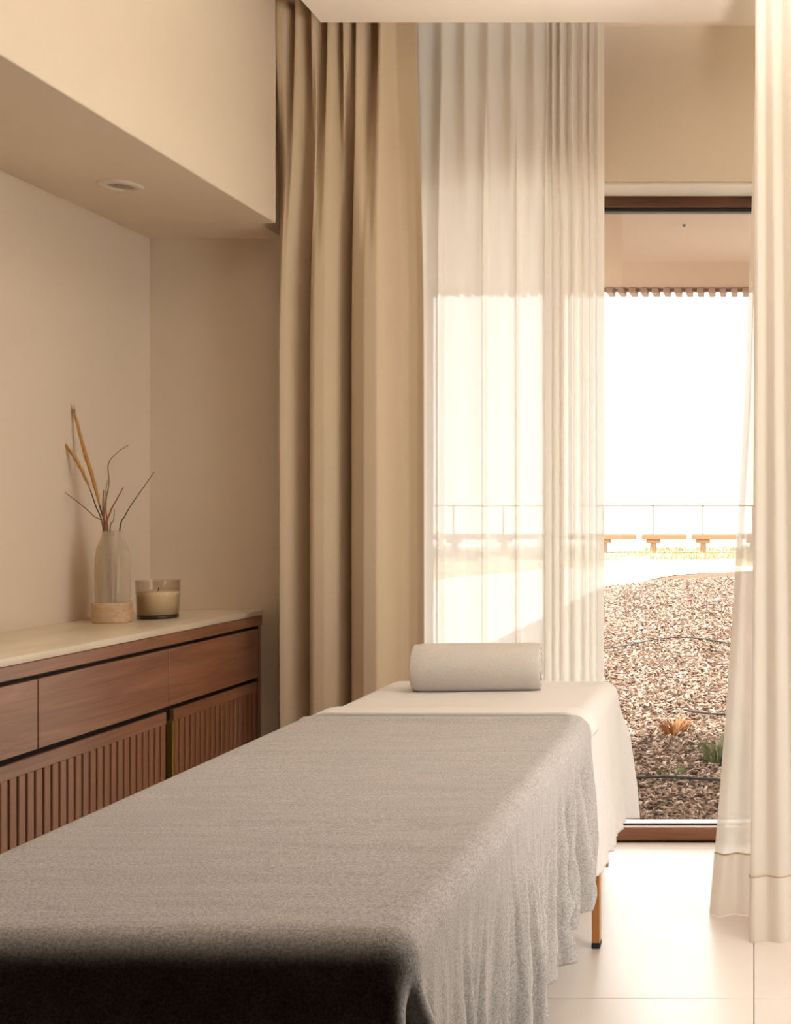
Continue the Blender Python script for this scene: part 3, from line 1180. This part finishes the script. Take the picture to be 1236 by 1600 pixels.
def ip(px, py, z=-.0):
    """ground point under a line of sight"""
    Y = 1750 * (H - z) / (py - 806)
    return ((px - 1178) * Y / 1750, Y, 0)


def ipo(px, py):
    Y = 8.0
    for _ in range(20):
        x = (px - 1178) * Y / 1750
        Y = 1750 * (H - gz(x, Y) - .05) / (py - 806)
    return ((px - 1178) * Y / 1750, Y, 0)


hose([ipo(925, 1018), ipo(975, 1011), ipo(1025, 1001), ipo(1065, 998), ipo(1110, 1002), ipo(1160, 1012)], 'thin black drip hose curving across the mulch, farthest from the window')
hose([ipo(1070, 1112), ipo(1090, 1116), ipo(1120, 1119), ipo(1160, 1120), ipo(1200, 1124)], 'short black drip hose showing beside the right curtain, middle of the mulch')
hose([ipo(940, 1222), ipo(985, 1220), ipo(1040, 1218), ipo(1080, 1220), ipo(1140, 1224)], 'straight black drip hose lying on the mulch nearest the window')


def tuft(name, label, cat, at, n, h, spread, m, wd=.004, group=None, kind=None, lean=.4):
    b = MB()
    for k in range(n):
        a = rnd.uniform(0, 2 * math.pi)
        rr = spread * .35 * math.sqrt(rnd.random())
        p = Vector((at[0] + rr * math.cos(a), at[1] + rr * math.sin(a), at[2]))
        hh = h * rnd.uniform(.5, 1.05)
        d = Vector((math.cos(a), math.sin(a), 0)) * hh * lean * rnd.uniform(.3, 1.3)
        w_ = Vector((-math.sin(a + 1), math.cos(a + 1), 0)) * wd
        q1 = p + d * .35 + Vector((0, 0, hh * .6))
        q2 = p + d + Vector((0, 0, hh))
        v = [b.b.verts.new(c) for c in (p - w_, p + w_, q1 + w_ * .8, q1 - w_ * .8, q2)]
        b.b.faces.new((v[0], v[1], v[2], v[3]))
        b.b.faces.new((v[3], v[2], v[4]))
    o = b.build(name, m)
    tag(o, label, cat, group, kind)
    return o


M_OR = mat('rusty_plant_leaf', (.30, .12, .035), .8)
M_GR = mat('grey_green_leaf', (.16, .17, .07), .8)
M_DRY = mat('dry_straw', (.27, .235, .14), .9)
M_TWIG = mat('grey_brown_twig', (.13, .095, .07), .9)


def at_ground(px, py, dz=.03):
    x, y, _ = ipo(px, py)
    return (x, y, gz(x, y) + dz)


tuft('low_plant', 'small rust-orange plant in the mulch outside the window', 'plant', at_ground(1054, 1142), 90, .09, .16, M_OR, .006, lean=.9)
tuft('low_plant', 'grey-green leafy plant in the mulch beside the right curtain', 'plant', at_ground(1121, 1186), 110, .13, .16, M_GR, .006, lean=.6)
tuft('low_plant', 'faint green sprig in the mulch close to the window sill', 'plant', at_ground(1046, 1205), 40, .05, .14, M_GR, .004, lean=.9)
tuft('dry_twigs', 'thin dry twigs standing in the far left of the mulch bed', 'twig', at_ground(985, 960), 7, .55, .22, M_TWIG, .003, lean=.4)
tuft('dry_twigs', 'thin dry twigs standing at the far right of the mulch bed', 'twig', at_ground(1090, 965), 7, .75, .25, M_TWIG, .003, lean=.35)
# rough dry grass behind the path
b = MB()
for k in range(9000):
    y = rnd.uniform(30.5, 38.4) if k % 3 else rnd.uniform(41.2, 44)
    x = rnd.uniform(-.40 * y, .10 * y)
    if noise.noise(Vector((x * .5, y * .35, 3))) < -.05:
        continue
    h = rnd.uniform(.08, .30)
    a = rnd.uniform(0, 6.28)
    w_ = Vector((math.cos(a), math.sin(a), 0)) * .02
    p = Vector((x, y, gz(x, y) - .01))
    q = p + Vector((rnd.uniform(-.1, .1), rnd.uniform(-.1, .1), h))
    v = [b.b.verts.new(c) for c in (p - w_, p + w_, q)]
    b.b.faces.new(v)
tag(b.build('dry_grass', M_DRY), 'pale dry grass growing along the foot of the boardwalk', 'grass', kind='stuff')

# boardwalk far off
DY = 39.0
M_DECKWOOD = mat('weathered_brown_timber', (.26, .14, .07), .8)
M_RAIL = mat('pale_timber_rail', (.17, .14, .10), .8)
M_WHITEPOST = mat('white_painted_post', (.80, .78, .74), .6)
bw = tag(empty('boardwalk', (-5, DY, 0)), 'raised timber boardwalk with thin handrail in the distance beyond the grass', 'boardwalk')
for i in range(12):
    x0 = -14.0 + 1.74 * i + .42
    MB().box(x0 - .82, x0 + .80, DY, DY + .06, .33, .49, .01, 1).build('edge_beam', M_DECKWOOD, bw)
    MB().box(x0 - .86, x0 + .86, DY + .06, DY + 1.8, .44, .50).build('deck_board', M_DECKWOOD, bw)
    MB().box(x0 + .80, x0 + .98, DY - .05, DY + .05, -.02, .50, .01, 1).build('white_post', M_WHITEPOST, bw)
    xs = x0 - .38
    MB().box(xs - .10, xs + .10, DY + .12, DY + .32, -.5, .24, .01, 1).build('support_post', M_DECKWOOD, bw)
    MB().box(xs - .24, xs + .24, DY + .08, DY + .36, .20, .33, .01, 1).build('cross_head', M_DECKWOOD, bw)
    MB().box(xs - .025, xs + .025, DY + .05, DY + .10, .48, 1.50).build('rail_post', M_RAIL, bw)
MB().box(-14.5, 7.5, DY + .05, DY + .10, 1.48, 1.53).build('handrail', M_RAIL, bw)
